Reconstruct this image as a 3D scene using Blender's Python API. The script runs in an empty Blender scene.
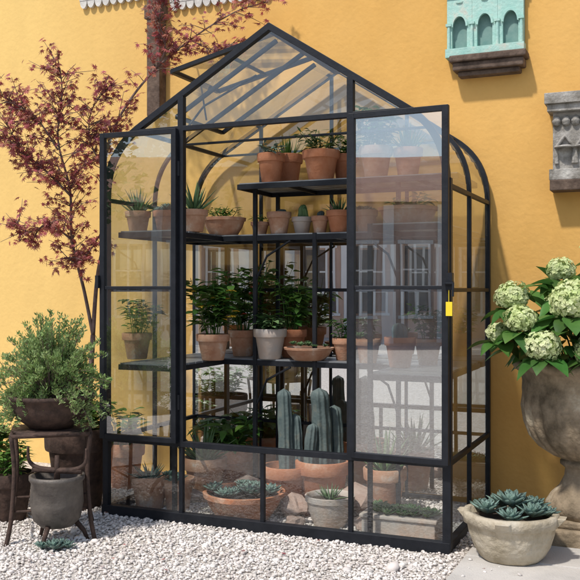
import bpy, math, random
import numpy as np
from mathutils import Vector, Matrix, Quaternion
random.seed(7); np.random.seed(7)
R=random.random
def U(a,b): return a+(b-a)*R()
sc=bpy.context.scene
# ------------------------------------------------------------------ materials
def newmat(name):
    m=bpy.data.materials.new(name); m.use_nodes=True
    nt=m.node_tree; b=nt.nodes['Principled BSDF']
    return m,nt,b
def mat(name,c1,c2=None,scale=8,rough=.8,metal=0,bump=0,bscale=60,island=0,spec=.5,c3=None,transl=0,detail=6,bdist=.01):
    m,nt,b=newmat(name); N=nt.nodes; L=nt.links
    tc=N.new('ShaderNodeTexCoord')
    c2=c2 or c1
    nz=N.new('ShaderNodeTexNoise'); nz.inputs['Scale'].default_value=scale; nz.inputs['Detail'].default_value=detail; nz.inputs['Roughness'].default_value=.65
    L.new(tc.outputs['Object'],nz.inputs['Vector'])
    cr=N.new('ShaderNodeValToRGB'); cr.color_ramp.elements[0].position=.32; cr.color_ramp.elements[1].position=.56 if c3 else .68
    cr.color_ramp.elements[0].color=(*c1,1); cr.color_ramp.elements[1].color=(*c2,1)
    if c3:
        e=cr.color_ramp.elements.new(.70); e.color=(*c3,1)
    L.new(nz.outputs['Fac'],cr.inputs['Fac'])
    col=cr.outputs['Color']
    if island:
        g=N.new('ShaderNodeNewGeometry')
        hs=N.new('ShaderNodeHueSaturation')
        mr=N.new('ShaderNodeMapRange'); mr.inputs['To Min'].default_value=1-island; mr.inputs['To Max'].default_value=1+island
        L.new(g.outputs['Random Per Island'],mr.inputs['Value'])
        L.new(mr.outputs['Result'],hs.inputs['Value'])
        mr2=N.new('ShaderNodeMapRange'); mr2.inputs['To Min'].default_value=.5-island*.05; mr2.inputs['To Max'].default_value=.5+island*.05
        mul=N.new('ShaderNodeMath'); mul.operation='MULTIPLY'; mul.inputs[1].default_value=7.31
        fr=N.new('ShaderNodeMath'); fr.operation='FRACT'
        L.new(g.outputs['Random Per Island'],mul.inputs[0]); L.new(mul.outputs[0],fr.inputs[0]); L.new(fr.outputs[0],mr2.inputs['Value'])
        L.new(mr2.outputs['Result'],hs.inputs['Hue'])
        L.new(col,hs.inputs['Color']); col=hs.outputs['Color']
    L.new(col,b.inputs['Base Color'])
    b.inputs['Roughness'].default_value=rough; b.inputs['Metallic'].default_value=metal
    b.inputs['Specular IOR Level'].default_value=spec
    if bump:
        n2=N.new('ShaderNodeTexNoise'); n2.inputs['Scale'].default_value=bscale; n2.inputs['Detail'].default_value=8
        L.new(tc.outputs['Object'],n2.inputs['Vector'])
        bp=N.new('ShaderNodeBump'); bp.inputs['Strength'].default_value=bump; bp.inputs['Distance'].default_value=bdist
        L.new(n2.outputs['Fac'],bp.inputs['Height']); L.new(bp.outputs['Normal'],b.inputs['Normal'])
    if transl:
        tr=N.new('ShaderNodeBsdfTranslucent'); L.new(col,tr.inputs['Color'])
        mx=N.new('ShaderNodeMixShader'); mx.inputs[0].default_value=transl
        L.new(b.outputs[0],mx.inputs[1]); L.new(tr.outputs[0],mx.inputs[2])
        L.new(mx.outputs[0],N['Material Output'].inputs['Surface'])
    return m
def glass(name,base,edge,tint=(.95,.98,.97),dirt=.05,wav=.1):
    m,nt,b=newmat(name); N=nt.nodes; L=nt.links
    t=N.new('ShaderNodeBsdfTransparent'); t.inputs[0].default_value=(*tint,1)
    g=N.new('ShaderNodeBsdfGlossy'); g.inputs['Roughness'].default_value=.0; g.inputs[0].default_value=(.97,.98,1,1)
    lw=N.new('ShaderNodeLayerWeight'); lw.inputs['Blend'].default_value=.5
    pw=N.new('ShaderNodeMath'); pw.operation='POWER'; pw.inputs[1].default_value=3
    L.new(lw.outputs['Facing'],pw.inputs[0])
    ma=N.new('ShaderNodeMath'); ma.operation='MULTIPLY_ADD'; ma.inputs[1].default_value=edge; ma.inputs[2].default_value=base
    L.new(pw.outputs[0],ma.inputs[0])
    tc=N.new('ShaderNodeTexCoord')
    nw=N.new('ShaderNodeTexNoise'); nw.inputs['Scale'].default_value=2.6; nw.inputs['Detail'].default_value=1
    L.new(tc.outputs['Object'],nw.inputs['Vector'])
    bp=N.new('ShaderNodeBump'); bp.inputs['Strength'].default_value=wav; bp.inputs['Distance'].default_value=.004
    L.new(nw.outputs['Fac'],bp.inputs['Height']); L.new(bp.outputs['Normal'],g.inputs['Normal'])
    mx=N.new('ShaderNodeMixShader'); L.new(ma.outputs[0],mx.inputs[0]); L.new(t.outputs[0],mx.inputs[1]); L.new(g.outputs[0],mx.inputs[2])
    out=mx.outputs[0]
    if dirt:
        nz=N.new('ShaderNodeTexNoise'); nz.inputs['Scale'].default_value=4; nz.inputs['Detail'].default_value=9; nz.inputs['Roughness'].default_value=.75
        L.new(tc.outputs['Object'],nz.inputs['Vector'])
        mr=N.new('ShaderNodeMapRange'); mr.inputs['From Min'].default_value=.45; mr.inputs['From Max'].default_value=.8; mr.inputs['To Min'].default_value=dirt*.1; mr.inputs['To Max'].default_value=dirt*3
        L.new(nz.outputs['Fac'],mr.inputs['Value'])
        df=N.new('ShaderNodeBsdfDiffuse'); df.inputs[0].default_value=(.75,.75,.72,1)
        m2=N.new('ShaderNodeMixShader'); L.new(mr.outputs[0],m2.inputs[0]); L.new(out,m2.inputs[1]); L.new(df.outputs[0],m2.inputs[2]); out=m2.outputs[0]
    L.new(out,N['Material Output'].inputs['Surface'])
    return m
def wall_mat():
    m=mat('ochre_plaster',(.66,.37,.105),(.72,.425,.135),scale=.9,rough=.92,bump=.5,bscale=30,spec=.12,bdist=.006)
    nt=m.node_tree; N=nt.nodes; L=nt.links; b=N['Principled BSDF']
    src=b.inputs['Base Color'].links[0].from_socket
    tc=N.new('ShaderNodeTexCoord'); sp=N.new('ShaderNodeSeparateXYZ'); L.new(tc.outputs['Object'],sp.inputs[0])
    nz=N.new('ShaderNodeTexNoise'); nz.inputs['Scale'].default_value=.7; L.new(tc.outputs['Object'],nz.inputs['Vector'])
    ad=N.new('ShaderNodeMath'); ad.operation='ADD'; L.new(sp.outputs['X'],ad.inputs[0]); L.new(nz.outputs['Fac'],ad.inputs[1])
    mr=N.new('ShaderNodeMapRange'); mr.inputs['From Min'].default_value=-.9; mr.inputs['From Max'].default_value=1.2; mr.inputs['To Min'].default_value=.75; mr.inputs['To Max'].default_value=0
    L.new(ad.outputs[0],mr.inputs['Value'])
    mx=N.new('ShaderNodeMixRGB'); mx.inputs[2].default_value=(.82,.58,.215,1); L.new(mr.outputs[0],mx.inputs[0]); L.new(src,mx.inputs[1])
    mp=N.new('ShaderNodeMapping'); mp.inputs['Scale'].default_value=(3.2,3.2,1.6); L.new(tc.outputs['Object'],mp.inputs[0])
    n3=N.new('ShaderNodeTexNoise'); n3.inputs['Scale'].default_value=1.2; n3.inputs['Detail'].default_value=10; n3.inputs['Roughness'].default_value=.7; L.new(mp.outputs[0],n3.inputs['Vector'])
    m3=N.new('ShaderNodeMapRange'); m3.inputs['From Min'].default_value=.3; m3.inputs['From Max'].default_value=.7; m3.inputs['To Min'].default_value=.93; m3.inputs['To Max'].default_value=1.04; L.new(n3.outputs['Fac'],m3.inputs['Value'])
    hs=N.new('ShaderNodeHueSaturation'); L.new(m3.outputs[0],hs.inputs['Value']); L.new(mx.outputs[0],hs.inputs['Color'])
    L.new(hs.outputs[0],b.inputs['Base Color'])
    return m
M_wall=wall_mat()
M_iron=mat('dark_painted_steel',(.006,.0075,.011),(.014,.016,.021),scale=14,rough=.5,metal=.0,bump=.1,bscale=90,spec=.3)
M_shelf=mat('grey_slat',(.15,.16,.17),(.26,.27,.28),scale=9,rough=.45,bump=.1)
M_terr=mat('terracotta',(.38,.14,.065),(.48,.21,.115),scale=7,rough=.88,bump=.25,bscale=70,c3=(.56,.38,.28),spec=.2)
M_terr2=mat('weathered_terracotta',(.38,.17,.095),(.5,.30,.20),scale=9,rough=.92,bump=.25,bscale=70,c3=(.6,.51,.44),spec=.2)
M_pale=mat('whitewashed_clay',(.47,.44,.41),(.52,.42,.35),scale=7,rough=.92,bump=.2,c3=(.5,.33,.24),spec=.2)
M_soil=mat('soil',(.035,.024,.016),(.07,.05,.035),scale=40,rough=1,bump=.6,bscale=80)
M_stone=mat('aged_stone',(.30,.25,.17),(.48,.42,.32),scale=8,rough=.92,bump=1,bscale=40,c3=(.54,.49,.40),spec=.2)
M_stone2=mat('mossy_urn_stone',(.11,.085,.055),(.32,.25,.17),scale=6,rough=.92,bump=1,bscale=36,c3=(.5,.43,.32),spec=.2)
M_grey=mat('carved_grey_stone',(.17,.155,.13),(.36,.34,.31),scale=14,rough=.92,bump=.8,bscale=50,c3=(.5,.48,.44),spec=.2)
M_wood=mat('dark_weathered_wood',(.05,.03,.02),(.16,.11,.08),scale=13,rough=.85,bump=.6,bscale=40)
M_turq=mat('turquoise_paint',(.30,.53,.47),(.40,.60,.53),scale=12,rough=.8,bump=.4,c3=(.55,.54,.46),spec=.2)
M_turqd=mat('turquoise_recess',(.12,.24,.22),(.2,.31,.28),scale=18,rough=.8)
M_lace=mat('carved_white_panel',(.48,.46,.42),(.68,.65,.6),scale=20,rough=.8,bump=.4)
M_zinc=mat('aged_zinc',(.07,.06,.055),(.17,.15,.13),scale=10,rough=.6,metal=.4,bump=.3)
M_rust=mat('rusty_iron',(.035,.022,.017),(.10,.06,.045),scale=25,rough=.8,metal=.3,bump=.4)
M_bark=mat('bark',(.12,.07,.06),(.24,.17,.15),scale=25,rough=.9,bump=.5)
M_peb=mat('pebbles',(.60,.54,.49),(.74,.70,.66),scale=3,rough=.85,island=.3,spec=.2)
M_pave=mat('concrete_paving',(.42,.40,.37),(.54,.51,.47),scale=3,rough=.9,bump=.4,bscale=120,c3=(.36,.34,.30),detail=10)
M_maple=mat('maple_leaf',(.29,.065,.07),(.42,.14,.11),scale=4,rough=.5,island=.5,transl=.42)
M_shrub=mat('shrub_leaf',(.20,.31,.085),(.31,.41,.17),scale=5,rough=.6,island=.4,transl=.35)
M_leaf=mat('green_leaf',(.05,.13,.022),(.13,.25,.05),scale=6,rough=.45,island=.45,transl=.35)
M_dleaf=mat('hydrangea_leaf',(.04,.12,.022),(.09,.2,.045),scale=7,rough=.38,island=.35,transl=.25)
M_flor=mat('hydrangea_floret',(.50,.62,.22),(.74,.76,.48),scale=9,rough=.7,island=.14,transl=.25)
M_core=mat('flower_core',(.3,.4,.12),(.4,.48,.2),rough=.8)
M_succ=mat('blue_succulent',(.10,.17,.14),(.2,.29,.25),scale=12,rough=.55,island=.28,spec=.3)
M_aloe=mat('aloe_leaf',(.06,.14,.05),(.15,.24,.1),scale=9,rough=.45,island=.3)
M_cact=mat('blue_cactus',(.07,.10,.10),(.12,.155,.15),scale=14,rough=.7,island=.05,bump=.3,c3=(.17,.18,.15),spec=.2)
M_yel=mat('yellow_petal',(.75,.5,.04),(.8,.6,.08),rough=.6,island=.15)
M_red=mat('red_petal',(.5,.03,.02),(.65,.07,.04),rough=.6,island=.2)
M_tag=mat('yellow_tag',(.8,.6,.02),(.85,.65,.03),rough=.5)
M_rock=mat('pink_rock',(.3,.2,.16),(.42,.33,.28),scale=6,rough=.9,bump=.6,bscale=20)
M_glass=glass('glass',.10,.75,dirt=.02)
M_roof_g=glass('roof_glass',.30,.65,dirt=.08)
M_door=glass('door_glass',.36,.55,dirt=.012,wav=.12)
M_doorL=glass('door_glass_left',.22,.6,dirt=.012,wav=.14)
M_mirr=glass('back_glass',.80,.15,dirt=0,wav=.07)
def ground_mat():
    m,nt,b=newmat('gravel'); N=nt.nodes; L=nt.links
    tc=N.new('ShaderNodeTexCoord')
    v=N.new('ShaderNodeTexVoronoi'); v.inputs['Scale'].default_value=60
    L.new(tc.outputs['Object'],v.inputs['Vector'])
    cr=N.new('ShaderNodeValToRGB'); cr.color_ramp.elements[0].color=(.38,.34,.30,1); cr.color_ramp.elements[1].color=(.66,.62,.57,1)
    sx=N.new('ShaderNodeSeparateColor'); L.new(v.outputs['Color'],sx.inputs[0]); L.new(sx.outputs[0],cr.inputs['Fac'])
    L.new(cr.outputs['Color'],b.inputs['Base Color'])
    bp=N.new('ShaderNodeBump'); bp.inputs['Strength'].default_value=.9; bp.inputs['Distance'].default_value=.01; bp.invert=True
    L.new(v.outputs['Distance'],bp.inputs['Height']); L.new(bp.outputs['Normal'],b.inputs['Normal'])
    b.inputs['Roughness'].default_value=.9
    return m
M_ground=ground_mat()
# ------------------------------------------------------------------ mesh builder
class MB:
    def __init__(s): s.v=[]; s.f=[]
    def add(s,vs,fs):
        o=len(s.v); s.v+= [tuple(a) for a in vs]; s.f+=[tuple(i+o for i in f) for f in fs]
    def box(s,a,b):
        x0,y0,z0=a; x1,y1,z1=b
        s.add([(x0,y0,z0),(x1,y0,z0),(x1,y1,z0),(x0,y1,z0),(x0,y0,z1),(x1,y0,z1),(x1,y1,z1),(x0,y1,z1)],
              [(0,3,2,1),(4,5,6,7),(0,1,5,4),(1,2,6,5),(2,3,7,6),(3,0,4,7)])
    def sweep(s,pts,w,h,ref):
        pts=[Vector(p) for p in pts]; ref=Vector(ref).normalized(); n=len(pts)
        w+=U(-.0008,.0008); h+=U(-.0008,.0008)
        vs=[]
        for i,p in enumerate(pts):
            d0=(pts[i]-pts[i-1]).normalized() if i>0 else None
            d1=(pts[i+1]-pts[i]).normalized() if i<n-1 else None
            if d0 is None: d0=d1
            if d1 is None: d1=d0
            d=(d0+d1).normalized(); sd=d.cross(ref).normalized()
            k=1/max(.3,math.sqrt((1+d0.dot(d1))/2))
            for a,b in ((-1,-1),(1,-1),(1,1),(-1,1)):
                vs.append(p+ref*(a*w/2)+sd*(b*h/2*k))
        fs=[]
        for i in range(n-1):
            for j in range(4):
                a=i*4+j; b=i*4+(j+1)%4; fs.append((a,b,b+4,a+4))
        fs+=[(3,2,1,0),tuple((n-1)*4+k for k in range(4))]
        s.add(vs,fs)
    def bar(s,p,q,w,h=None):
        h=h or w; d=(Vector(q)-Vector(p)).normalized()
        ref=Vector((0,1,0)) if abs(d.y)<.8 else Vector((1,0,0))
        ref=(ref-d*ref.dot(d)).normalized()
        s.sweep([p,q],w,h,ref)
    def tube(s,pts,r0,r1,seg=7):
        pts=[Vector(p) for p in pts]; n=len(pts); vs=[]
        for i,p in enumerate(pts):
            d=(pts[min(i+1,n-1)]-pts[max(i-1,0)]).normalized()
            ref=Vector((0,1,0)) if abs(d.y)<.9 else Vector((1,0,0))
            a=d.cross(ref).normalized(); b=d.cross(a)
            r=r0+(r1-r0)*i/(n-1)
            for k in range(seg):
                t=2*math.pi*k/seg; vs.append(p+a*(r*math.cos(t))+b*(r*math.sin(t)))
        fs=[(i*seg+k,i*seg+(k+1)%seg,(i+1)*seg+(k+1)%seg,(i+1)*seg+k) for i in range(n-1) for k in range(seg)]
        fs+=[tuple(range(seg))[::-1],tuple((n-1)*seg+k for k in range(seg))]
        s.add(vs,fs)
    def lathe(s,prof,seg=40,c=(0,0,0),mod=None,sx=1,sy=1):
        vs=[];n=len(prof)
        for i,(r,z) in enumerate(prof):
            for k in range(seg):
                t=2*math.pi*k/seg; rr=r*(mod(t,z) if mod else 1)
                vs.append((c[0]+rr*math.cos(t)*sx,c[1]+rr*math.sin(t)*sy,c[2]+z))
        fs=[(i*seg+k,i*seg+(k+1)%seg,(i+1)*seg+(k+1)%seg,(i+1)*seg+k) for i in range(n-1) for k in range(seg)]
        s.add(vs,fs)
    def leaf(s,p,d,up,L,W,n=4,fold=.25,droop=.25,sh=.8,thick=0):
        p=Vector(p); d=Vector(d).normalized(); up=Vector(up)
        sd=d.cross(up)
        if sd.length<1e-3: sd=d.cross(Vector((1,.2,0)))
        sd.normalize(); nr=sd.cross(d).normalized()
        vs=[]
        for i in range(n+1):
            u=i/n; w=W*.5*max(.04,math.sin(math.pi*min(1,max(0,u))**sh)) if i<n else W*.01
            if i==0: w=W*.12 if thick==0 else W*.45
            c=p+d*(L*u)-nr*(droop*L*u*u)
            vs+= [c-sd*w+nr*(fold*w), c-nr*(thick*(1-u*.8)), c+sd*w+nr*(fold*w)]
        fs=[]
        for i in range(n):
            a=i*3; fs+=[(a,a+1,a+4,a+3),(a+1,a+2,a+5,a+4)]
            if thick: fs.append((a,a+3,a+5,a+2))
        s.add(vs,fs)
    def star(s,p,d,up,L):  # palmate leaf
        p=Vector(p); d=Vector(d).normalized(); sd=d.cross(Vector(up))
        if sd.length<1e-3: sd=d.cross(Vector((1,.3,0)))
        sd.normalize(); nr=sd.cross(d)
        vs=[p]
        ang=[-115,-88,-62,-44,-30,-14,0,14,30,44,62,88,115]
        rad=[.5,.28,.78,.36,.95,.4,1.1,.4,.95,.36,.78,.28,.5]
        for a,r in zip(ang,rad):
            a=math.radians(a); vs.append(p+d*(L*r*math.cos(a))+sd*(L*r*math.sin(a))-nr*(L*.22*r*r))
        s.add(vs,[(0,i,i+1) for i in range(1,13)])
    def obj(s,name,m,parent=None,smooth=False,loc=None,bevel=0):
        me=bpy.data.meshes.new(name); me.from_pydata(s.v,[],s.f); me.update()
        o=bpy.data.objects.new(name,me); sc.collection.objects.link(o)
        me.materials.append(m)
        if smooth:
            for p in me.polygons: p.use_smooth=True
        if parent: o.parent=parent
        if loc is not None: o.location=loc
        if bevel:
            md=o.modifiers.new('b','BEVEL'); md.width=bevel; md.segments=2
        return o
def empty(name,loc=(0,0,0),rz=0):
    e=bpy.data.objects.new(name,None); sc.collection.objects.link(e); e.location=loc; e.rotation_euler=(0,0,rz); e.empty_display_size=.1
    return e
# ------------------------------------------------------------------ layout frame
ox,oy=-1.021,5.02; ux,uy=.918,-.396; vx,vy=.396,.918
TH=math.atan2(uy,ux)
def G(s,t,z=0): return Vector((ox+ux*s+vx*t, oy+uy*s+vy*t, z))
def s_at(px,t):
    p=(px-290)/900; return (p*(oy+vy*t)-ox-vx*t)/(ux-uy*p)
def dep(s,t): return oy+vy*t+uy*s
def W(px,py,d): return Vector(((px-290)/900*d,d,1.25-(py-290)/900*d))
# ------------------------------------------------------------------ ground, wall
b=MB(); b.add([(-150,-150,0),(150,-150,0),(150,150,0),(-150,150,0)],[(0,1,2,3)]); b.obj('gravel_ground',M_ground)
ew=empty('yellow_wall',G(0,0),TH)
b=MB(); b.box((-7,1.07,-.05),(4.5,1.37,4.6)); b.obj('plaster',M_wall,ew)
b=MB(); b.box((-7.05,1.03,4.6),(4.55,1.41,4.68)); b.obj('coping',M_stone,ew)
ep=empty('stone_pavement',G(0,0),TH)
for i in range(5):
    for j in range(8):
        b=MB(); x0=2.02+i*.62; y1=.56-j*.62
        b.box((x0,y1-.612,-.03),(x0+.612,y1,.022+U(0,.003))); b.obj('slab_%d'%(i*8+j),M_pave,ep,bevel=.006)
def pebbles():
    t=(1+5**.5)/2
    ico=np.array([(-1,t,0),(1,t,0),(-1,-t,0),(1,-t,0),(0,-1,t),(0,1,t),(0,-1,-t),(0,1,-t),(t,0,-1),(t,0,1),(-t,0,-1),(-t,0,1)],float)/1.9
    F=np.array([(0,11,5),(0,5,1),(0,1,7),(0,7,10),(0,10,11),(1,5,9),(5,11,4),(11,10,2),(10,7,6),(7,1,8),(3,9,4),(3,4,2),(3,2,6),(3,6,8),(3,8,9),(4,9,5),(2,4,11),(6,2,10),(8,6,7),(9,8,1)])
    n=34000
    P=np.stack([np.random.uniform(-2.1,1.1,n),np.random.uniform(3.75,5.9,n)],1)
    s_=(P[:,0]-ox)*ux+(P[:,1]-oy)*uy; t_=(P[:,0]-ox)*vx+(P[:,1]-oy)*vy
    stray=np.random.rand(n)<.012
    onp=(s_>2.0)&(t_<.58)
    P=P[(~onp|(stray&(s_<2.3)))&~(t_>1.05)]; n=len(P)
    s_=(P[:,0]-ox)*ux+(P[:,1]-oy)*uy; t_=(P[:,0]-ox)*vx+(P[:,1]-oy)*vy
    lift=np.where((s_>2.0)&(t_<.58),.02,0)
    r=np.random.lognormal(math.log(.0066),.33,n)
    sc3=np.stack([r*np.random.uniform(.8,1.4,n),r*np.random.uniform(.7,1.1,n),r*np.random.uniform(.45,.8,n)],1)
    a=np.random.uniform(0,6.28,n); tl=np.random.uniform(-.5,.5,n)
    V=ico[None]*sc3[:,None]+np.random.normal(0,.06,(n,12,3))*r[:,None,None]
    x=V[...,0]; y=V[...,1]; z=V[...,2]
    x,z=x*np.cos(tl)[:,None]-z*np.sin(tl)[:,None], x*np.sin(tl)[:,None]+z*np.cos(tl)[:,None]
    x,y=x*np.cos(a)[:,None]-y*np.sin(a)[:,None], x*np.sin(a)[:,None]+y*np.cos(a)[:,None]
    V=np.stack([x+P[:,0:1],y+P[:,1:2],z+(sc3[:,2]*.5+lift+np.random.uniform(0,.006,n))[:,None]],2).reshape(-1,3)
    FF=(F[None]+12*np.arange(n)[:,None,None]).reshape(-1,3)
    me=bpy.data.meshes.new('pebbles'); me.vertices.add(len(V)); me.vertices.foreach_set('co',V.ravel())
    me.loops.add(FF.size); me.loops.foreach_set('vertex_index',FF.ravel().astype(np.int32))
    me.polygons.add(len(FF)); me.polygons.foreach_set('loop_start',np.arange(0,FF.size,3,dtype=np.int32))
    me.update(calc_edges=True); me.validate()
    me.polygons.foreach_set('use_smooth',np.ones(len(FF),bool))
    me.materials.append(M_peb)
    o=bpy.data.objects.new('gravel_pebbles',me); sc.collection.objects.link(o)
pebbles()
# ------------------------------------------------------------------ greenhouse
eg=empty('greenhouse',G(0,0),TH)
Wd=1.92; AP=(1.0,2.59); SH=(.2,2.12)
def arc(sgn):
    pts=[]
    x0,z0=0,1.75; xc,zc=0,1.995; x1,z1=SH
    for i in range(11):
        u=i/10; x=(1-u)**2*x0+2*u*(1-u)*xc+u*u*x1; z=(1-u)**2*z0+2*u*(1-u)*zc+u*u*z1
        pts.append((x if sgn<0 else Wd-x,z))
    return pts
PL=[(0,0)]+arc(-1)+[AP]; PR=[(Wd,0)]+arc(1)+[AP]
def roofz(s):
    if s<AP[0]: return SH[1]+(s-SH[0])/(AP[0]-SH[0])*(AP[1]-SH[1])
    e=Wd-SH[0]; return SH[1]+(e-s)/(e-AP[0])*(AP[1]-SH[1])
b=MB()
full=PL+PR[::-1][1:]
for t,w,h in ((0,.036,.034),(.5,.02,.022),(1.0,.03,.028)):
    b.sweep([(x,t,z+.012) for x,z in full],w,h,(0,1,0))
for x,z,w in ((0,.03,.04),(0,.42,.024),(0,1.25,.02),(0,1.75,.022),(.2,2.12,.022),(Wd,.03,.04),(Wd,.42,.024),(Wd,1.25,.02),(Wd,1.75,.022),(Wd-.2,2.12,.022),(AP[0],AP[1]+.005,.034)):
    b.bar((x,0,z),(x,1,z),w)
b.bar((-.02,-.002,.03),(Wd+.02,-.002,.03),.045,.055)
b.bar((0,-.001,.425),(Wd,-.001,.425),.034,.03)
for x in (.48,.96,1.44): b.bar((x,0,.03),(x,0,.425),.026,.022)
for x in (.48,1.44):
    b.bar((x,0,.43),(x,0,roofz(x)),.036,.034)
b.bar((.16,-.001,2.115),(Wd-.16,-.001,2.115),.034,.026)
b.bar((Wd+.005,-.003,.03),(Wd+.005,-.003,1.78),.04,.04)
for z in (.03,.42,1.25): b.bar((0,1.001,z),(Wd,1.001,z),.022)
for x in (.48,.96,1.44): b.bar((x,1,0),(x,1,roofz(x)),.02)
b.tube([(.5,.02,2.12),(.56,.1,2.25),(.78,.3,2.44)],.007,.007,6)
for t in (.5,1.0):
    b.bar((.2,t,2.12),(Wd-.2,t,2.12),.014,.014)
b.obj('frame',M_iron,eg,bevel=.002)
vt0,vt1=.15,.70; vp=[(AP[0]-.02,2.62),(.33,2.47)]
b=MB()
for t in (vt0,vt1): b.bar((vp[0][0],t,vp[0][1]),(vp[1][0],t,vp[1][1]),.026,.022)
for k in (0,1): b.bar((vp[k][0],vt0,vp[k][1]),(vp[k][0],vt1,vp[k][1]),.026,.022)
b.bar((.65,vt0,2.543),(.65,vt1,2.543),.015,.015)
b.tube([(.36,.42,2.47),(.40,.42,2.24)],.006,.006,6)
b.bar((.36,vt0,roofz(.36)),(.36,vt1,roofz(.36)),.02,.02)
for t in (vt0,vt1): b.bar((.36,t,roofz(.36)),(AP[0]-.03,t,roofz(AP[0]-.03)),.02,.02)
b.obj('roof_vent',M_iron,eg)
b=MB(); b.add([(vp[0][0],vt0,vp[0][1]),(vp[1][0],vt0,vp[1][1]),(vp[1][0],vt1,vp[1][1]),(vp[0][0],vt1,vp[0][1])],[(0,1,2,3)]); b.obj('vent_glass',M_roof_g,eg)
b=MB()
for i in range(4):
    s0=i*.48; b.add([(s0,0,.05),(s0+.48,0,.05),(s0+.48,0,.41),(s0,0,.41)],[(0,1,2,3)])
for sgn,P in ((-1,PL),(1,PR)):
    x=0 if sgn<0 else Wd
    for t0,t1 in ((0,.5),(.5,1)):
        for z0,z1 in ((.05,.41),(.43,1.24),(1.26,1.75)):
            b.add([(x,t0,z0),(x,t1,z0),(x,t1,z1),(x,t0,z1)],[(0,1,2,3)])
        A=arc(sgn); vs=[(q[0],tt,q[1]) for tt in (t0,t1) for q in A]; n=len(A)
        b.add(vs,[(i,i+1,n+i+1,n+i) for i in range(n-1)])
b.add([(.2,0,2.12),(Wd-.2,0,2.12),(AP[0],0,AP[1])],[(0,1,2)])
for sgn in (-1,1):
    A=arc(sgn); x=.48 if sgn<0 else 1.44
    b.add([(0 if sgn<0 else Wd,0,.44)]+[(q[0],0,q[1]) for q in A]+[(x,0,2.12),(x,0,.44)],[tuple(range(len(A)+3))])
b.obj('glass_panes',M_glass,eg)
b=MB()
def rq(s0,s1,t0,t1): b.add([(s0,t0,roofz(s0)),(s1,t0,roofz(s1)),(s1,t1,roofz(s1)),(s0,t1,roofz(s0))],[(0,1,2,3)])
rq(.2,AP[0],0,vt0); rq(.2,AP[0],vt1,1); rq(.2,.35,vt0,vt1)
rq(AP[0],Wd-.2,0,.5); rq(AP[0],Wd-.2,.5,1)
b.obj('roof_glass',M_roof_g,eg)
b=MB(); A=arc(-1); B=arc(1)[::-1]
b.add([(0,.985,1.56)]+[(q[0],.985,q[1]) for q in A]+[(AP[0],.985,AP[1])]+[(q[0],.985,q[1]) for q in B]+[(Wd,.985,1.56)],[tuple(range(len(A)+len(B)+3))])
b.obj('back_glass_upper',M_glass,eg)
b=MB()
for i in range(4):
    s0=i*.48
    for z0,z1 in ((.05,.41),(.43,1.24),(1.26,1.55)):
        k=U(-.003,.003)
        b.add([(s0+.01,.985,z0),(s0+.47,.985+k,z0),(s0+.47,.985+k,z1),(s0+.01,.985,z1)],[(0,1,2,3)])
b.obj('back_glass_lower',M_mirr,eg)
def door(name,s0,s1,t0,t1,gm):
    b=MB(); z0,z1=.445,2.10
    P=lambda k,z:(s0+(s1-s0)*k,t0+(t1-t0)*k,z)
    for k in (0,1): b.bar(P(k,z0-.013),P(k,z1+.013),.03,.03)
    for z in (z0,z1): b.bar(P(0,z),P(1,z),.026,.028)
    b.bar(P(0,1.262),P(1,1.262),.018,.018)
    d=b.obj(name,M_iron,eg,bevel=.002)
    g=MB(); g.add([P(0,z0),P(1,z0),P(1,z1),P(0,z1)],[(0,1,2,3)]); g.obj(name+'_glass',gm,eg)
door('door_left',.455,.01,-.035,-.05,M_doorL)
door('door_right',1.46,1.93,-.04,-.065,M_door)
b=MB()
for z in (.65,1.9):
    b.tube([(.47,-.02,z-.04),(.47,-.02,z+.04)],.01,.01,8); b.tube([(1.45,-.025,z-.04),(1.45,-.025,z+.04)],.01,.01,8)
b.obj('hinges',M_iron,eg)
b=MB(); b.box((1.935,-.085,1.25),(1.965,-.05,1.33)); b.box((1.93,-.107,1.275),(1.975,-.086,1.29)); b.tube([(1.93,-.097,1.28),(1.98,-.127,1.28),(1.98,-.137,1.22)],.006,.006,8)
b.box((-.02,-.085,1.26),(.0,-.06,1.33))
b.obj('door_latch',M_iron,eg)
b=MB(); b.box((1.937,-.091,1.13),(1.967,-.087,1.195)); b.tube([(1.951,-.089,1.195),(1.951,-.089,1.25)],.0015,.0015,5); b.obj('tag',M_tag,eg)
def shelf(b,f,s0,s1,t0,t1,z):
    n=max(3,int((t1-t0)/.075))
    w=(t1-t0)/n
    for i in range(n): b.box((s0+U(0,.003),t0+i*w+.004,z-.012),(s1-U(0,.003),t0+(i+1)*w-.004,z+U(0,.001)))
    f.bar((s0-.005,t0,z-.022),(s1+.005,t0,z-.022),.014,.03); f.bar((s0-.005,t1,z-.022),(s1+.005,t1,z-.022),.014,.03)
    for x in (s0-.003,s1+.003): f.bar((x,t0,z-.023),(x,t1,z-.023),.014,.028)
    k=s0+.3
    while k<s1-.1: f.bar((k,t0,z-.024),(k,t1,z-.024),.012,.018); k+=.38
b=MB(); f=MB()
shelf(b,f,.58,1.86,.48,.95,1.87)
for z in (1.58,.84):
    shelf(b,f,.045,1.875,.62,.95,z)
    shelf(b,f,.045,.40,.06,.605,z)
    shelf(b,f,1.52,1.875,.06,.605,z)
for s_,t_,z1 in ((.62,.62,1.87),(1.0,.62,1.58),(1.5,.62,1.87),(.40,.06,1.58),(1.52,.06,1.58),(.05,.62,1.58),(.62,.95,1.87)):
    f.bar((s_,t_,.0),(s_,t_,z1),.022,.022)
for (s0,s1) in ((.62,1.0),(1.5,1.2)):
    f.tube([(s0,.62,1.3),(s0+(s1-s0)*.2,.62,1.45),(s0+(s1-s0)*.6,.62,1.54)],.007,.007,6)
    f.tube([(s0,.62,.55),(s0+(s1-s0)*.2,.62,.72),(s0+(s1-s0)*.6,.62,.80)],.007,.007,6)
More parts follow.
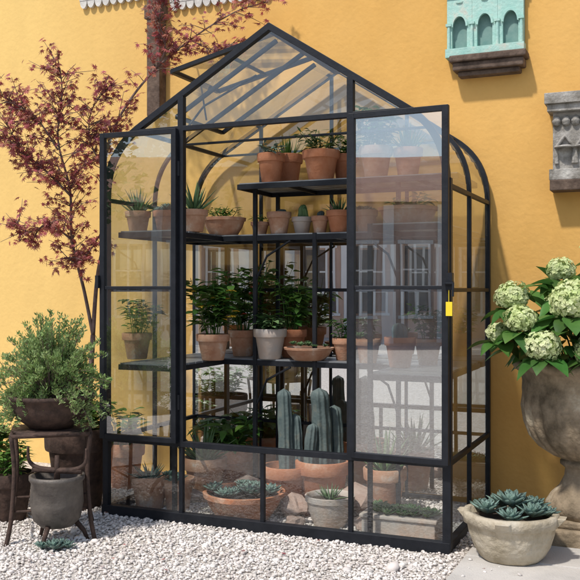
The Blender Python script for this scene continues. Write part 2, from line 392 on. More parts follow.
b.obj('shelf_slats',M_shelf,eg); f.obj('shelf_frame',M_iron,eg)
# ------------------------------------------------------------------ plants
def rdir(up=.3,spread=1):
    a=U(0,6.283); return Vector((math.cos(a)*spread,math.sin(a)*spread,up+U(-.3,.3))).normalized()
def pl_leafy(h,r,m=None,n=60,L=.06,Wf=.5,stems=6):
    def fn(par,z0,pr):
        st=MB(); lf=MB()
        for i in range(stems):
            a=U(0,6.28); q=U(.1,1)*r; tip=Vector((math.cos(a)*q,math.sin(a)*q,z0+h*U(.6,1)))
            base=Vector((math.cos(a)*pr*.3,math.sin(a)*pr*.3,z0))
            mid=(base+tip)/2+Vector((U(-.02,.02),U(-.02,.02),h*.08))
            P=[base,mid,tip]; st.tube(P,.003,.0015,5)
            for k in range(n//stems):
                u=U(.15,1); c=base.lerp(mid,u*2) if u<.5 else mid.lerp(tip,u*2-1)
                d=rdir(.25); lf.leaf(c+d*U(0,.03),d,(U(-.3,.3),U(-.3,.3),1),L*U(.6,1.2),L*Wf*U(.8,1.1),n=4,droop=U(.1,.5))
        st.obj('stems',M_leaf,par); lf.obj('leaves',m or M_leaf,par,smooth=True)
    return fn
def pl_aloe(h,r,m=None,n=22,wf=.13):
    def fn(par,z0,pr):
        lf=MB()
        for i in range(n):
            a=i*2.4+U(-.2,.2); k=i/n; el=.35+1.1*k
            d=Vector((math.cos(a)*math.cos(el)*r,math.sin(a)*math.cos(el)*r,math.sin(el)*h)); L=d.length*U(.85,1.1)
            lf.leaf((math.cos(a)*.012,math.sin(a)*.012,z0),d,(0,0,1),L,max(.01,L*wf),n=5,fold=.5,droop=U(-.25,.15),sh=.55,thick=.006)
        lf.obj('leaves',m or M_aloe,par,smooth=True)
    return fn
def rosette(lf,c,r,n=26,tilt=(0,0)):
    c=Vector(c)
    for i in range(n):
        a=i*2.4; k=i/n; el=.15+1.15*k; rr=r*(1-.55*k)
        d=Vector((math.cos(a)*math.cos(el)+tilt[0]*.4,math.sin(a)*math.cos(el)+tilt[1]*.4,math.sin(el)))
        lf.leaf(c,d,(0,0,1),rr,rr*.48,n=5,fold=.35,droop=-.22,sh=1.35,thick=rr*.08)
def pl_ros(rad,m=None,k=5,spread=.8):
    def fn(par,z0,pr):
        lf=MB()
        for i in range(k):
            a=i*6.283/k+U(-.3,.3); q=pr*spread*(0 if i==0 else U(.5,.9))
            rosette(lf,(math.cos(a)*q,math.sin(a)*q,z0+.01+U(0,.02)),rad*U(.7,1.1),22,(math.cos(a)*.6 if i else 0,math.sin(a)*.6 if i else 0))
        lf.obj('rosettes',m or M_succ,par,smooth=True)
    return fn
def ribbed(b,c,r,h,ribs=9,lean=(0,0)):
    seg=ribs*6; vs=[]; n=22
    for i in range(n+1):
        u=i/n; z=h*u; rr=r*(1-.12*abs(u-.5)+.04*math.sin(u*17+r*90))
        e=min(.3,1.1*r/h)
        if u>1-e: rr*=math.sqrt(max(0.0004,1-((u-1+e)/e)**2))
        for k in range(seg):
            t=2*math.pi*k/seg; q=rr*(1+.10*math.cos(ribs*t))
            vs.append((c[0]+lean[0]*u*u+q*math.cos(t),c[1]+lean[1]*u*u+q*math.sin(t),c[2]+z))
    b.add(vs,[(i*seg+k,i*seg+(k+1)%seg,(i+1)*seg+(k+1)%seg,(i+1)*seg+k) for i in range(n) for k in range(seg)])
def pl_cactus(cols,m=None):
    def fn(par,z0,pr):
        b=MB()
        for x,y,r,h in cols: ribbed(b,(x,y,z0-.01),r,h,lean=(U(-.03,.03),U(-.03,.03)))
        b.obj('cactus_columns',m or M_cact,par,smooth=True)
    return fn
def pl_spiky(h,r,n=45,m=None):
    def fn(par,z0,pr):
        lf=MB()
        for i in range(n):
            a=U(0,6.28); q=U(.1,1); d=Vector((math.cos(a)*q*r,math.sin(a)*q*r,h*U(.6,1))); L=d.length
            lf.leaf((math.cos(a)*pr*.3*q,math.sin(a)*pr*.3*q,z0),d,(math.cos(a),math.sin(a),.5),L,.008,n=5,droop=U(0,.35),sh=.6)
        lf.obj('blades',m or M_leaf,par)
    return fn
def pot(name,s_,t_,z,r,h,plant=None,m=None,bowl=False,loc=None,extra=None,rz=None):
    e=empty(name,loc if loc is not None else G(s_,t_,z),U(0,6) if rz is None else rz)
    m=m or (M_terr if R()<.5 else M_terr2)
    b=MB()
    if bowl: prof=[(0,0),(r*.62,0),(r*.68,h*.1),(r*.88,h*.5),(r*.96,h*.8),(r*1.02,h*.82),(r*1.04,h*.98),(r*.98,h),(r*.93,h*.97),(r*.9,h*.8),(0,h*.8)]
    else: prof=[(0,0),(r*.64,0),(r*.67,h*.02),(r*.88,h*.7),(r*.9,h*.72),(r*.99,h*.73),(r*1.01,h*.76),(r*1.03,h*.97),(r*1.0,h),(r*.92,h),(r*.88,h*.85),(r*.86,h*.82)]
    b.lathe(prof,36); o=b.obj('pot',m,e,smooth=True)
    md=o.modifiers.new('e','EDGE_SPLIT'); md.split_angle=math.radians(50)
    b=MB(); b.lathe([(0,h*.845),(r*.5,h*.85),(r*.89,h*.83)],24); b.obj('soil',M_soil,e)
    if plant: plant(e,h*.84,r)
    if extra: extra(e,h*.84,r)
    return e
def potpx(name,px,w,hp,t,z,plant=None,**k):
    s_=s_at(px,t); d=dep(s_,t); return pot(name,s_,t,z,w/2*d/900/1.03,hp*d/900,plant,**k)
def flowers(m,r,h,n=14,size=.022):
    def fn(par,z0,pr):
        lf=MB()
        for i in range(n):
            a=U(0,6.28); q=r*U(.6,1.3)
            c=Vector((math.cos(a)*q,math.sin(a)*q,z0+h*U(.35,1)))
            for k in range(8):
                lf.leaf(c,rdir(.3),(0,0,1),size,size*.6,n=3)
        lf.obj('flowers',m,par)
    return fn
Z3,Z2,Z1=1.872,1.582,.842
potpx('potted_cactus',271,28,30,.60,Z3,pl_leafy(.09,.1,n=90,L=.045,m=M_succ))
potpx('potted_succulent',288,30,32,.78,Z3,pl_spiky(.14,.12))
potpx('potted_grass_plant',321,38,30,.58,Z3,pl_leafy(.15,.14,n=170,L=.06,Wf=.25,stems=14,m=M_aloe))
potpx('potted_succulent',345,26,28,.72,Z3,pl_leafy(.14,.1,n=110,L=.05))
potpx('potted_fern',376,34,32,.62,Z3,pl_leafy(.26,.16,n=300,L=.065,stems=12))
potpx('potted_aloe',408,30,30,.66,Z3,pl_aloe(.17,.13))
potpx('potted_aloe',194,28,22,.30,Z2,pl_aloe(.17,.16,wf=.14))
potpx('potted_succulent',166,26,22,.32,Z2,pl_ros(.05,k=4))
potpx('potted_aloe',138,26,22,.3,Z2,pl_aloe(.16,.14))
potpx('succulent_bowl',224,44,18,.70,Z2,pl_leafy(.09,.12,n=130,L=.035,stems=12),bowl=True,m=M_terr2)
potpx('potted_succulent',260,19,13,.72,Z2,pl_leafy(.06,.05,n=40,L=.03))
potpx('potted_cactus',279,25,22,.69,Z2,pl_cactus([(0,0,.03,.05),(.03,.02,.02,.05)]))
potpx('potted_cactus',302,21,17,.74,Z2,pl_cactus([(0,0,.024,.10),(.02,-.02,.016,.08)],m=M_aloe),m=M_pale)
potpx('potted_cactus',320,18,17,.69,Z2,pl_cactus([(0,0,.02,.06)]))
potpx('potted_aloe',339,26,22,.68,Z2,pl_aloe(.10,.10))
potpx('potted_succulent',366,24,22,.72,Z2,pl_ros(.05,k=3))
potpx('succulent_bowl',408,60,20,.42,Z2,pl_leafy(.08,.15,n=90,L=.05),bowl=True)
potpx('potted_flowering_plant',213,34,26,.44,Z1,pl_leafy(.36,.17,n=300,L=.085,Wf=.6,stems=15),extra=flowers(M_yel,.13,.28,16,.026))
potpx('potted_flowering_plant',243,30,26,.80,Z1,pl_leafy(.46,.18,n=260,L=.085,Wf=.6,stems=14),extra=flowers(M_red,.12,.36,9,.022))
potpx('potted_succulent',270,34,30,.66,Z1,pl_leafy(.12,.11,n=150,L=.06,Wf=.6,m=M_aloe,stems=10),m=M_pale)
potpx('potted_leafy_plant',292,30,28,.82,Z1,pl_leafy(.34,.14,n=200,L=.075,Wf=.6,stems=13))
potpx('succulent_bowl',309,50,13,.66,Z1,pl_ros(.035,k=6,m=M_aloe),bowl=True)
potpx('potted_leafy_plant',344,24,22,.74,Z1,pl_leafy(.14,.1,n=90,L=.05))
potpx('potted_succulent',368,26,24,.6,Z1,pl_ros(.05,k=3,m=M_aloe))
potpx('potted_cactus',400,32,30,.4,Z1,pl_cactus([(0,0,.04,.11),(.04,.02,.022,.07)]))
potpx('potted_leafy_plant',428,28,26,.6,Z1,pl_leafy(.2,.12,n=150,L=.06))
potpx('potted_leafy_plant',137,30,26,.34,Z1,pl_leafy(.24,.13,n=170,L=.06))
# ground level
potpx('succulent_bowl',244,82,28,.22,.0,pl_ros(.08,k=10,m=M_succ),bowl=True)
potpx('potted_columnar_cactus',286,48,42,.55,.0,pl_cactus([(0,0,.040,.49),(.07,.0,.033,.34)]),rz=.3)
potpx('potted_columnar_cactus',323,56,48,.62,.0,pl_cactus([(0,0,.052,.47),(.09,.03,.04,.36),(-.085,-.03,.034,.27)]),rz=.2)
potpx('clay_bowl',330,50,32,.25,.0,pl_aloe(.08,.1),m=M_pale,bowl=True)
potpx('potted_agave',150,40,34,.2,.0,pl_aloe(.1,.14,m=M_succ))
potpx('potted_succulent',178,34,32,.25,.0,pl_ros(.06,k=3))
potpx('potted_leafy_plant',225,56,46,.72,.0,pl_leafy(.24,.24,n=200,L=.11,Wf=.5,stems=14))
potpx('potted_agave',205,44,44,.5,.0,pl_aloe(.24,.26,n=26))
potpx('potted_leafy_plant',125,40,46,.6,.0,pl_leafy(.3,.16,n=150,L=.08))
potpx('potted_agave',385,44,44,.68,.0,pl_aloe(.26,.22,n=24))
et=empty('planter_trough',G(s_at(402,.2),.2,0),TH)
b=MB(); b.box((-.19,-.08,0),(.19,.08,.1)); b.box((-.2,-.09,.1),(.2,.09,.12)); b.obj('trough',M_pale,et,bevel=.006)
b=MB()
for i in range(30): rosette(b,(U(-.17,.17),U(-.06,.06),.125),U(.035,.065),18)
b.obj('succulents',M_aloe,et,smooth=True)
def rock(name,loc,r,m):
    import bmesh
    bm=bmesh.new(); bmesh.ops.create_icosphere(bm,subdivisions=3,radius=1)
    ph=[U(0,6) for _ in range(6)]
    for v in bm.verts:
        c=v.co; k=1+.18*math.sin(2.3*c.x+ph[0])*math.cos(2.9*c.y+ph[1])+.12*math.sin(5*c.z+ph[2]+c.x*3)+.05*math.sin(11*c.y+ph[3])
        v.co=Vector((c.x*1.25*k,c.y*.9*k,max(c.z,-.5)*.7*k))*r
    me=bpy.data.meshes.new(name); bm.to_mesh(me); bm.free(); me.materials.append(m)
    o=bpy.data.objects.new(name,me); sc.collection.objects.link(o); o.location=loc; o.rotation_euler=(0,0,U(0,6))
rock('rock',G(.62,.5,.06),.13,M_rock); rock('rock',G(.98,.36,.05),.09,M_rock); rock('rock',G(1.3,.5,.06),.14,M_rock); rock('rock',G(1.42,.28,.03),.06,M_rock); rock('rock',G(.3,.45,.05),.1,M_rock); rock('rock',G(1.08,.13,.03),.055,M_rock)
# ------------------------------------------------------------------ japanese maple
em=empty('japanese_maple_tree',W(92,470,5.75)*1); em.location.z=0
base=Vector(em.location)
br=MB(); lf=MB()
def jit(a): return Vector((U(-a,a),U(-a,a),U(-a,a)))
def smooth_path(P,n=5):
    out=[]
    for i in range(len(P)-1):
        p0=P[max(i-1,0)];p1=P[i];p2=P[i+1];p3=P[min(i+2,len(P)-1)]
        for k in range(n):
            t=k/n; out.append(.5*((2*p1)+(p2-p0)*t+(2*p0-5*p1+4*p2-p3)*t*t+(3*p1-p0-3*p2+p3)*t**3))
    out.append(P[-1]); return out
def limb(pp,r0,r1,twigs,leaf_from=.3,tl=.22):
    P=[Vector(p)-base for p in pp]; P=smooth_path(P,6)
    br.tube(P,r0,r1,8)
    n=len(P)
    for i in range(int(twigs*1.5)):
        u=leaf_from+(1-leaf_from)*R(); k=min(n-2,int(u*(n-1))); p=P[k]
        ax=(P[k+1]-P[k]).normalized()
        d=(ax*.5+Vector((U(-1,1),U(-.45,.25),U(-.4,.7)))).normalized()
        L=tl*U(.4,1.1); q=p+d*L*.5+jit(.015); e=p+d*L+Vector((0,0,-.02))
        br.tube([p,q,e],.003,.0012,5)
        for j in range(int(U(4,10))):
            c=p.lerp(e,U(.25,1.05))+jit(.03)
            lf.star(c,Vector((U(-1,1),U(-1,.6),U(-.8,.25))),(U(-.5,.5),U(-1.2,.2),U(.2,1)),U(.024,.042))
b0=W(92,470,5.75); b0.z=0
fork=W(93,335,5.72)
limb([b0,W(90,400,5.74),fork],.02,.016,0)
limb([fork,W(97,280,5.7),W(106,225,5.7),W(104,170,5.72),W(118,120,5.75),W(150,75,5.8),W(190,40,5.75),W(235,12,5.7),W(268,2,5.65)],.014,.003,54,.3,.2)
limb([fork,W(84,290,5.68),W(72,240,5.6),W(70,190,5.6),W(58,140,5.55),W(62,95,5.55),W(60,68,5.55)],.012,.003,66,.25,.22)
limb([W(72,240,5.6),W(50,225,5.5),W(30,232,5.45),W(12,225,5.4)],.007,.002,24,.1,.18)
limb([W(70,195,5.6),W(45,170,5.5),W(22,150,5.45),W(5,120,5.4)],.008,.002,42,.1,.2)
limb([W(58,150,5.55),W(38,120,5.5),W(18,105,5.5),W(-10,90,5.45)],.006,.002,32,.1,.18)
limb([W(104,170,5.72),W(90,140,5.65),W(92,110,5.6),W(110,85,5.6)],.006,.002,34,.1,.17)
limb([W(106,225,5.7),W(80,262,5.55),W(60,250,5.5)],.005,.002,16,.2,.14)
limb([W(150,75,5.8),W(165,50,5.75),W(160,15,5.75),W(175,-20,5.7)],.006,.002,30,.2,.17)
limb([W(190,40,5.75),W(215,50,5.7),W(235,42,5.7)],.004,.002,12,.2,.12)
br.obj('branches',M_bark,em,smooth=True); lf.obj('leaves',M_maple,em)
b=MB()
for i in range(46):
    x,y=U(-1.9,.9),U(3.9,5.3)
    if (x-ox)*vx+(y-oy)*vy>-.04 and x>-1.0: continue
    b.star((x,y,.022),(U(-1,1),U(-1,1),U(-.1,.2)),(U(-.3,.3),U(-.3,.3),1),U(.015,.026))
b.obj('fallen_leaves',M_maple)
# ------------------------------------------------------------------ left shrub on stand
sx,sy=-1.225,4.62
es=empty('iron_plant_stand',(sx,sy,0),.25)
b=MB()
L4=[(-.19,-.17),(.19,-.17),(.19,.17),(-.19,.17)]
for x,y in L4:
    b.tube(smooth_path([Vector((x*1.12,y*1.12,0)),Vector((x,y,.12)),Vector((x*.92,y*.92,.35)),Vector((x,y,.53))],4),.011,.011,8)
for i in range(4):
    a=L4[i]; c=L4[(i+1)%4]
    b.tube([(a[0],a[1],.53),(c[0],c[1],.53)],.011,.011,8); b.tube([(a[0]*.95,a[1]*.95,.16),(c[0]*.95,c[1]*.95,.16)],.006,.006,6)
b.lathe([(.0,.525),(.19,.525),(.2,.535),(.19,.545),(0,.545)],32)
b.obj('stand',M_rust,es,smooth=True)
eh=empty('potted_shrub',(sx,sy,.547))
b=MB(); b.lathe([(0,0),(.11,0),(.13,.02),(.17,.05),(.2,.10),(.205,.145),(.22,.15),(.22,.17),(.2,.17),(.19,.13),(0,.13)],40); b.obj('pot',M_rust,eh,smooth=True)
b=MB(); st=MB()
for i in range(330):
    a=U(0,6.283); el=U(-.55,1.5); rr=U(.6,1.06)
    dirv=Vector((math.cos(a)*math.cos(el)*.32,math.sin(a)*math.cos(el)*.27,.10+math.sin(el)*(.34 if el>0 else .36)))*rr
    dirv.z+=.1+.05*math.sin(a*3)
    p0=Vector((math.cos(a)*.05,math.sin(a)*.05,.13)); mid=p0.lerp(dirv,.5)+Vector((0,0,.07))
    path=smooth_path([p0,mid,dirv],4); st.tube(path,.0022,.001,4)
    for k in range(52):
        u=.3+.7*R()**.6; kk=min(len(path)-2,int(u*(len(path)-1))); c=path[kk].lerp(path[kk+1],R())+jit(.013)
        d=(dirv.normalized()*.7+Vector((U(-1,1),U(-1,1),U(-.4,1)))).normalized()
        b.leaf(c,d,jit(1),U(.014,.028),U(.006,.010),n=2,droop=.1)
b.obj('foliage',M_shrub,eh); st.obj('stems',M_bark,eh)
c0=W(58,541,4.48); ec=empty('iron_cauldron',(c0.x,c0.y-.02,0),-.2)
b=MB(); b.lathe([(0,.08),(.08,.085),(.115,.12),(.13,.2),(.125,.3),(.135,.315),(.135,.335),(.12,.335),(.11,.3),(0,.3)],36); b.obj('body',M_zinc,ec,smooth=True)
b=MB()
for k in range(3):
    a=k*2.094+.5; b.tube([(math.cos(a)*.09,math.sin(a)*.09,.1),(math.cos(a)*.13,math.sin(a)*.13,.05),(math.cos(a)*.15,math.sin(a)*.15,0)],.014,.009,8)
b.tube([(0,0,.3),(0,0,.43)],.017,.011,8)
b.tube([(-.13,0,.355),(.13,0,.355)],.014,.014,8)
for k in (-1,1): b.tube(smooth_path([Vector((0,0,.355)),Vector((k*.10,0,.365)),Vector((k*.15,0,.40)),Vector((k*.155,0,.47))],5),.016,.006,8)
b.obj('feet_and_horns',M_rust,ec,smooth=True)
e=empty('ground_succulent',W(54,550,4.3)); e.location.z=.015
b=MB()
for q in ((0,0,.07),(.06,.02,.05),(-.06,.01,.055),(.02,.06,.05)): rosette(b,(q[0],q[1],0),q[2],20)
b.obj('rosettes',M_succ,e,smooth=True)
pot('potted_leafy_plant',0,0,0,.14,.3,pl_leafy(.3,.2,n=260,L=.09,stems=14),m=M_rust,loc=(-1.72,5.15,0))
pot('potted_leafy_plant',0,0,0,.19,.46,pl_leafy(.3,.24,n=340,L=.08,stems=16),m=M_rust,loc=(-1.22,5.2,0))
pot('clay_pot',0,0,0,.12,.26,pl_leafy(.22,.15,n=180,L=.06,stems=9),m=M_rust,loc=(-1.52,4.9,0))
# ------------------------------------------------------------------ right urn + hydrangea
uc=Vector((1.455,4.45,0)); eu=empty('stone_urn',uc,TH)
b=MB(); b.box((-.2,-.2,0),(.2,.2,.10)); b.box((-.17,-.17,.1),(.17,.17,.14)); b.obj('plinth',M_stone2,eu,bevel=.012)
flut=lambda t,z: 1+(.05*abs(math.cos(12*t)) if .42<z<.74 else 0)
b=MB(); b.lathe([(0,.14),(.165,.14),(.185,.17),(.185,.2),(.16,.24),(.12,.28),(.095,.33),(.09,.37),(.115,.39),(.115,.405),(.10,.415),(.15,.435),(.21,.475),(.255,.53),(.28,.60),(.293,.68),(.298,.74),(.30,.76),(.298,.80),(.305,.84),(.335,.86),(.345,.875),(.34,.90),(.315,.90),(.29,.87),(.28,.82),(0,.82)],144,mod=flut)
b.obj('urn_body',M_stone2,eu,smooth=True)
eh=empty('hydrangea_plant',uc+Vector((0,0,.82)))
b=MB(); st=MB(); fl=MB(); core=MB()
heads=[(512,297,4.35,.083),(521,320,4.22,.076),(543,346,4.15,.085),(572,301,4.15,.105),(499,333,4.4,.062),(560,270,4.5,.07),(606,280,4.3,.10),(618,335,4.2,.10),(590,350,4.12,.07),(640,300,4.5,.1),(600,250,4.6,.09),(560,300,4.75,.08)]
for px,py,d,r in heads:
    c=W(px,py,d)-Vector(eh.location)
    st.tube(smooth_path([Vector((c.x*.2,c.y*.2,0)),Vector((c.x*.6,c.y*.6,c.z*.7)),c],4),.005,.003,6)
    core.lathe([(r*.8*math.sin(math.pi*k/8),-r*.68*math.cos(math.pi*k/8)) for k in range(9)],16,c=tuple(c))
    lob=[(Vector((U(-1,1),U(-1,1),U(-1,1))).normalized(),U(.04,.14)) for _ in range(9)]
    for i in range(int(330*(r/.08)**2)):
        z=U(-.8,1); a=U(0,6.283); q=math.sqrt(1-z*z); n_=Vector((q*math.cos(a),q*math.sin(a),z))
        bump=.94+sum(w_*max(0,n_.dot(l_)-.6)*2.5 for l_,w_ in lob); p=c+n_*r*bump*U(.86,1.03); p.z=c.z+(p.z-c.z)*.84
        nn=(n_+jit(.45)).normalized(); t1=nn.orthogonal().normalized(); t1.rotate(Quaternion(nn,U(0,6))); t2=nn.cross(t1)
        for dd in (t1,t2,-t1,-t2): fl.leaf(p,dd+nn*.2,nn,.0125*U(.8,1.25),.0135,n=2,droop=.25,sh=1.4)
    for k in range(7):
        a=k*.9+U(-.3,.3); d_=Vector((math.cos(a),math.sin(a),U(-.35,.1)))
        b.leaf(c+Vector((0,0,-r*.75))+d_*r*.2,d_,(0,0,1),U(.11,.16),U(.075,.11),n=7,droop=U(.2,.5),fold=.3,sh=.85)
for i in range(130):
    a=U(0,6.283); el=U(.0,1.35); q=U(.5,1); p=Vector((math.cos(a)*math.cos(el)*.40,math.sin(a)*math.cos(el)*.38,.14+math.sin(el)*.36))*q
    d_=Vector((p.x,p.y,U(-.1,.3))).normalized()
    b.leaf(p,d_+jit(.3),(U(-.2,.2),U(-.2,.2),1),U(.10,.17),U(.07,.115),n=7,droop=U(.1,.55),fold=.3,sh=.85)
for i in range(34):
    a=U(0,6.283); p=Vector((math.cos(a)*U(.2,.33),math.sin(a)*U(.2,.33),U(.08,.2)))
    b.leaf(p,Vector((math.cos(a),math.sin(a),U(-.3,.1))),(U(-.2,.2),U(-.2,.2),1),U(.11,.16),U(.08,.11),n=7,droop=U(.2,.6),fold=.3,sh=.85)
for i in range(16):
    a=i*.4; st.tube([(math.cos(a)*.05,math.sin(a)*.05,0),(math.cos(a)*.2,math.sin(a)*.2,.2),(math.cos(a)*.3,math.sin(a)*.28,.3)],.005,.003,5)
b.obj('leaves',M_dleaf,eh,smooth=True); st.obj('stems',M_leaf,eh); fl.obj('flower_heads',M_flor,eh); core.obj('flower_cores',M_core,eh)
bc=Vector((1.015,4.13,.022)); eb=empty('stone_bowl_planter',bc,TH)
b=MB(); wob=lambda t,z:1+.015*math.sin(5*t+z*20)+.01*math.sin(11*t)
b.lathe([(0,0),(.13,0),(.145,.015),(.17,.06),(.19,.12),(.197,.16),(.212,.165),(.216,.2),(.212,.215),(.185,.215),(.18,.17),(0,.17)],72,mod=wob); b.obj('bowl',M_stone,eb,smooth=True)
b=MB()
for a in (math.pi,0,math.pi/2,-math.pi/2):
    ca,sa=math.cos(a),math.sin(a); w,r0,r1,z0,z1=.04,.19,.245,.15,.205
    t=Vector((-sa,ca,0)); n_=Vector((ca,sa,0)); P=[]
    for z,k in ((z0,.8),(z1,1)):
        for rr,ww in ((r0,w),(r1,w*.75),(r1,-w*.75),(r0,-w)): P.append(n_*rr*(k if rr==r1 else 1)+t*ww+Vector((0,0,z)))
    b.add(P,[(0,3,2,1),(4,5,6,7),(0,1,5,4),(1,2,6,5),(2,3,7,6),(3,0,4,7)])
b.obj('lugs',M_stone,eb,bevel=.01)
b=MB(); b.lathe([(0,.185),(.19,.18)],24); b.obj('soil',M_soil,eb)
b=MB()
for x,y,z,r in ((0,0,.255,.11),(-.10,-.05,.225,.095),(.10,-.04,.225,.095),(.02,-.12,.215,.085),(-.06,.09,.23,.09),(.08,.09,.23,.09),(-.14,.05,.215,.075),(.15,.04,.215,.07),(.0,.14,.22,.08)):
    rosette(b,(x,y,z-.015),r,26,(x*3,y*3))
b.obj('echeveria_rosettes',M_succ,eb,smooth=True)
# ------------------------------------------------------------------ wall ornaments
def wall_s(px): return s_at(px,1.07)
def wall_z(px,py):
    s_=wall_s(px); return 1.25-(py-290)/900*dep(s_,1.07)
s0,s1=wall_s(449),wall_s(525); zc=wall_z(487,-12); zb=wall_z(487,57); cx=(s0+s1)/2; hw=(s1-s0)/2
en=empty('turquoise_arched_wall_niche',G(cx,1.07,zb),TH); H=zc-zb
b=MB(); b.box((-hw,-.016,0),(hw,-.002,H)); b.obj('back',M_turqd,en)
b=MB()
b.box((-hw-.005,-.075,0),(hw+.005,-.003,.05)); b.box((-hw-.01,-.075,H),(hw+.01,-.001,H+.04)); b.box((-hw-.003,-.06,H-.05),(hw+.003,-.019,H-.001))
aw=hw*2/3
for i in range(3):
    xa=-hw+i*aw; xb=xa+aw; ow=aw*.30; cxm=(xa+xb)/2; zs=.05+.13
    b.box((xa+.0005,-.05,.05),(cxm-ow,-.018,H-.052)); b.box((cxm+ow,-.05,.05),(xb-.0005,-.018,H-.052))
    n=14; pts=[(cxm-ow*math.cos(math.pi*k/n),zs+ow*1.5*math.sin(math.pi*k/n)) for k in range(n+1)]
    vs=[];fs=[]
    for k,(x,z) in enumerate(pts): vs+=[(x,-.0495,z),(x,-.0495,H-.052),(x,-.0185,z)]
    for k in range(n): a=k*3; fs+=[(a,a+3,a+4,a+1),(a,a+2,a+5,a+3)]
    b.add(vs,fs)
    b.sweep([(x*1.0,-.053,z) for x,z in pts],.012,.012,(0,1,0))
    b.lathe([(0,-.004),(.02,-.004),(.022,.004),(0,.006)],12,c=(cxm,-.05,H-.08),sy=.4)
for i in range(4):
    x=-hw+i*aw; x=min(max(x,-hw+.012),hw-.012); b.tube([(x,-.055,.05),(x,-.055,.19)],.011,.009,10); b.box((x-.016,-.068,.185),(x+.016,-.045,.2))
b.obj('arches',M_turq,en)
ebk=empty('carved_wood_wall_bracket',G(wall_s(491),1.07,zb),TH)
b=MB(); h=zb-wall_z(491,77); hw2=(wall_s(527)-wall_s(455))/2
b.box((-hw2-.01,-.13,-h*.35),(hw2+.01,-.001,-.003)); b.box((-hw2*.97,-.11,-h*.75),(hw2*.97,-.002,-h*.35)); b.box((-hw2*.85,-.08,-h),(hw2*.85,-.002,-h*.75)); b.obj('bracket',M_wood,ebk,bevel=.008)
s0=wall_s(548); zt=wall_z(570,97); zb=wall_z(570,187); hw=.21; H=zt-zb
eg2=empty('carved_stone_wall_corbel',G(s0+hw,1.07,zb),TH)
b=MB(); b.box((-hw,-.16,H-.06),(hw,-.001,H)); b.box((-hw*.94,-.14,H-.10),(hw*.94,-.002,H-.06)); b.box((-hw*.82,-.09,.09),(hw*.82,-.002,H-.10)); b.box((-hw*.9,-.12,.03),(hw*.9,-.002,.09))
for i in range(7):
    x=-hw*.72+i*hw*.24; b.lathe([(0,-.03),(.018,-.022),(.026,0),(.018,.022),(0,.03)],12,c=(x,-.095,H-.15))
for k in range(3):
    x=-hw*.5+k*hw*.5
    b.lathe([(.055,-.006),(.062,0),(.055,.006),(.03,.012),(0,.014)],20,c=(x,-.094,.21))
    b.tube([(x-.045,-.1,.12),(x-.05,-.1,.21),(x,-.105,.275),(x+.05,-.1,.21),(x+.045,-.1,.12)],.012,.012,8)
b.obj('carving',M_grey,eg2,bevel=.004)
b=MB(); b.box((-hw*.88,-.13,-.03),(hw*.88,-.003,.03)); b.obj('wood_base',M_wood,eg2,bevel=.006)
eb2=empty('wooden_wall_beam',G(wall_s(160),1.07,0),TH)
b=MB(); b.box((-.05,-.09,wall_z(160,118)),(.05,-.002,3.6)); b.box((-.065,-.1,wall_z(160,22)),(.065,-.001,wall_z(160,8))); b.obj('beam',M_wood,eb2,bevel=.006)
for nm,pa,pb in (('carved_white_wall_panel',82,150),('carved_white_wall_panel',172,272)):
    s0,s1=wall_s(pa),wall_s(pb); z0=wall_z((pa+pb)/2,6); e=empty(nm,G(s0,1.07,z0),TH)
    b=MB(); b.box((0,-.03,.06),(s1-s0,-.002,.5))
    n=int((s1-s0)/.06); w=(s1-s0)/n
    for i in range(n):
        cx=(i+.5)*w; P=[(cx+w*.48*math.cos(math.pi+math.pi*k/8),-.027,.06+.055*math.sin(math.pi+math.pi*k/8)) for k in range(9)]; Q=[(x,-.005,z) for x,y,z in P]
        b.add(P+Q,[tuple(range(9)),tuple(range(17,8,-1))]+[(k,k+9,k+10,k+1) for k in range(8)])
        b.lathe([(0,-.015),(.012,-.008),(.015,0),(.012,.008),(0,.015)],10,c=(cx,-.03,.09))
    b.obj('lace',M_lace,e)
# ------------------------------------------------------------------ street behind the viewer (seen in reflections)
M_w=mat('white_render',(.76,.74,.72),(.84,.82,.8),scale=.6,rough=.9)
M_brick=mat('pink_render',(.62,.43,.35),(.72,.54,.45),scale=2,rough=.9)
M_roof=mat('clay_roof',(.36,.17,.11),(.46,.26,.18),scale=3,rough=.9)
M_win=mat('window_dark',(.05,.06,.08),(.09,.10,.12),rough=.15)
M_tree=mat('tree_leaf',(.05,.11,.025),(.10,.17,.04),scale=2,rough=.7,island=.4)
def building(name,c,ang,w,h,wm,nf):
    e=empty(name,(c[0],c[1],0),ang)
    b=MB(); b.box((-w/2,0,0),(w/2,8,h)); b.obj('walls',wm,e)
    b=MB(); b.add([(-w/2-.4,-.5,h),(w/2+.4,-.5,h),(w/2+.4,8.5,h),(-w/2-.4,8.5,h),(-w/2-.4,4,h+1.7),(w/2+.4,4,h+1.7)],[(0,1,5,4),(2,3,4,5),(0,4,3),(1,2,5),(0,3,2,1)]); b.obj('roof',M_roof,e)
    bw=MB(); bf=MB(); n=int(w/1.25)
    for fl_ in range(nf):
        for i in range(n):
            x=-w/2+(i+.5)*w/n; z=.7+fl_*2.7
            bw.box((x-.3,-.03,z),(x+.3,.02,z+1.6))
            for q in (-.34,0,.34): bf.box((x+q-.03,-.07,z-.05),(x+q+.03,-.031,z+1.65))
            for q in (.5,1.0): bf.box((x-.31,-.065,z+q),(x+.31,-.032,z+q+.04))
            bf.box((x-.42,-.075,z-.12),(x+.42,-.032,z-.05)); bf.box((x-.42,-.075,z+1.65),(x+.42,-.032,z+1.75))
            bf.box((x+w/n/2-.13,-.2,0),(x+w/n/2+.13,-.005,h-.05))
    bw.obj('windows',M_win,e); bf.obj('window_frames_and_pilasters',M_w,e)
r=Vector((-.727,-.685))
angb=math.atan2(r.y,r.x)-math.pi/2
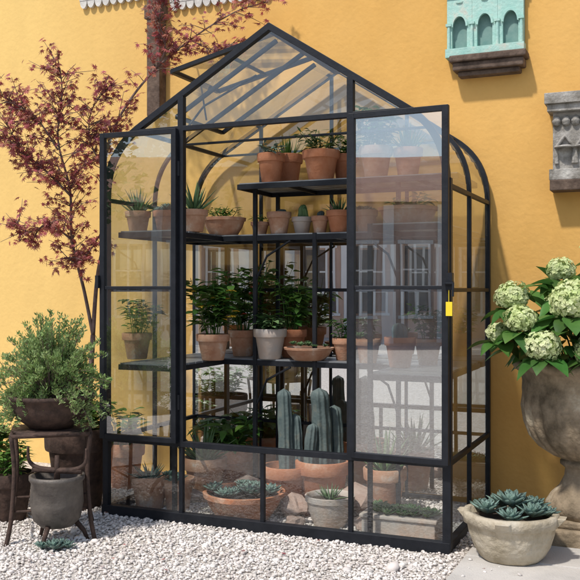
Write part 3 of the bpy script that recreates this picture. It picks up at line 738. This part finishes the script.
building('pink_building',(-.1+r.x*17,4.6+r.y*17),angb,9,3.3,M_brick,1)
building('white_building',(-.1+r.x*24+7.5,4.6+r.y*24-8),angb+.1,14,4.2,M_w,1)
building('white_building',(-.1+r.x*22-8,4.6+r.y*22+9),angb-.1,12,5.0,M_w,1)
def tree(c,h,rad):
    e=empty('street_tree',(c[0],c[1],0)); b=MB(); b.tube([(0,0,0),(.05,0,h*.3),(0,.1,h*.6)],.16,.08,8)
    for k in range(6):
        a=k*1.05; b.tube([(0,.05,h*.4),(math.cos(a)*rad*.4,math.sin(a)*rad*.4,h*.62),(math.cos(a)*rad*.7,math.sin(a)*rad*.7,h*.75)],.06,.02,6)
    b.obj('trunk',M_bark,e); lf=MB()
    cl=[(Vector((U(-1,1),U(-1,1),U(-.6,1)))*rad*.7+Vector((0,0,h*.7)),U(.3,.5)*rad) for _ in range(14)]
    for c_,r_ in cl:
        for i in range(110):
            v=Vector((U(-1,1),U(-1,1),U(-1,1))).normalized()*r_*U(.6,1); lf.leaf(c_+v,rdir(),jit(1),.2,.14,n=2)
    lf.obj('crown',M_tree,e)
tree((-8.5,-9.5),5,1.6); tree((-14,-3.5),5.5,1.9); tree((-6,-13),6,2); tree((-3,-10),4.5,1.4)
# ------------------------------------------------------------------ light
w=bpy.data.worlds.new('World'); sc.world=w; w.use_nodes=True; nt=w.node_tree
bg=nt.nodes['Background']; sky=nt.nodes.new('ShaderNodeTexSky'); sky.sky_type='NISHITA'; sky.sun_disc=False
sun_dir=Vector((-.58,-.62,1.25)).normalized()
el=math.asin(sun_dir.z); az=math.atan2(sun_dir.x,sun_dir.y)
sky.sun_elevation=el; sky.sun_rotation=az; sky.air_density=1.1; sky.dust_density=1.5
nt.links.new(sky.outputs[0],bg.inputs[0]); bg.inputs[1].default_value=.15
l=bpy.data.lights.new('sun','SUN'); l.energy=3.7; l.angle=math.radians(3); l.color=(1,.95,.88)
o=bpy.data.objects.new('sun',l); sc.collection.objects.link(o); o.rotation_euler=sun_dir.to_track_quat('Z','Y').to_euler(); o.location=(-5,-6,10)
cam=bpy.data.cameras.new('camera'); cam.lens=36*900/580; cam.sensor_width=36; cam.clip_end=500; cam.clip_start=.05
co=bpy.data.objects.new('camera',cam); sc.collection.objects.link(co); co.location=(0,0,1.25); co.rotation_euler=(math.radians(90),0,0)
sc.camera=co
sc.view_settings.view_transform='Standard'; sc.view_settings.look='None'; sc.view_settings.exposure=0
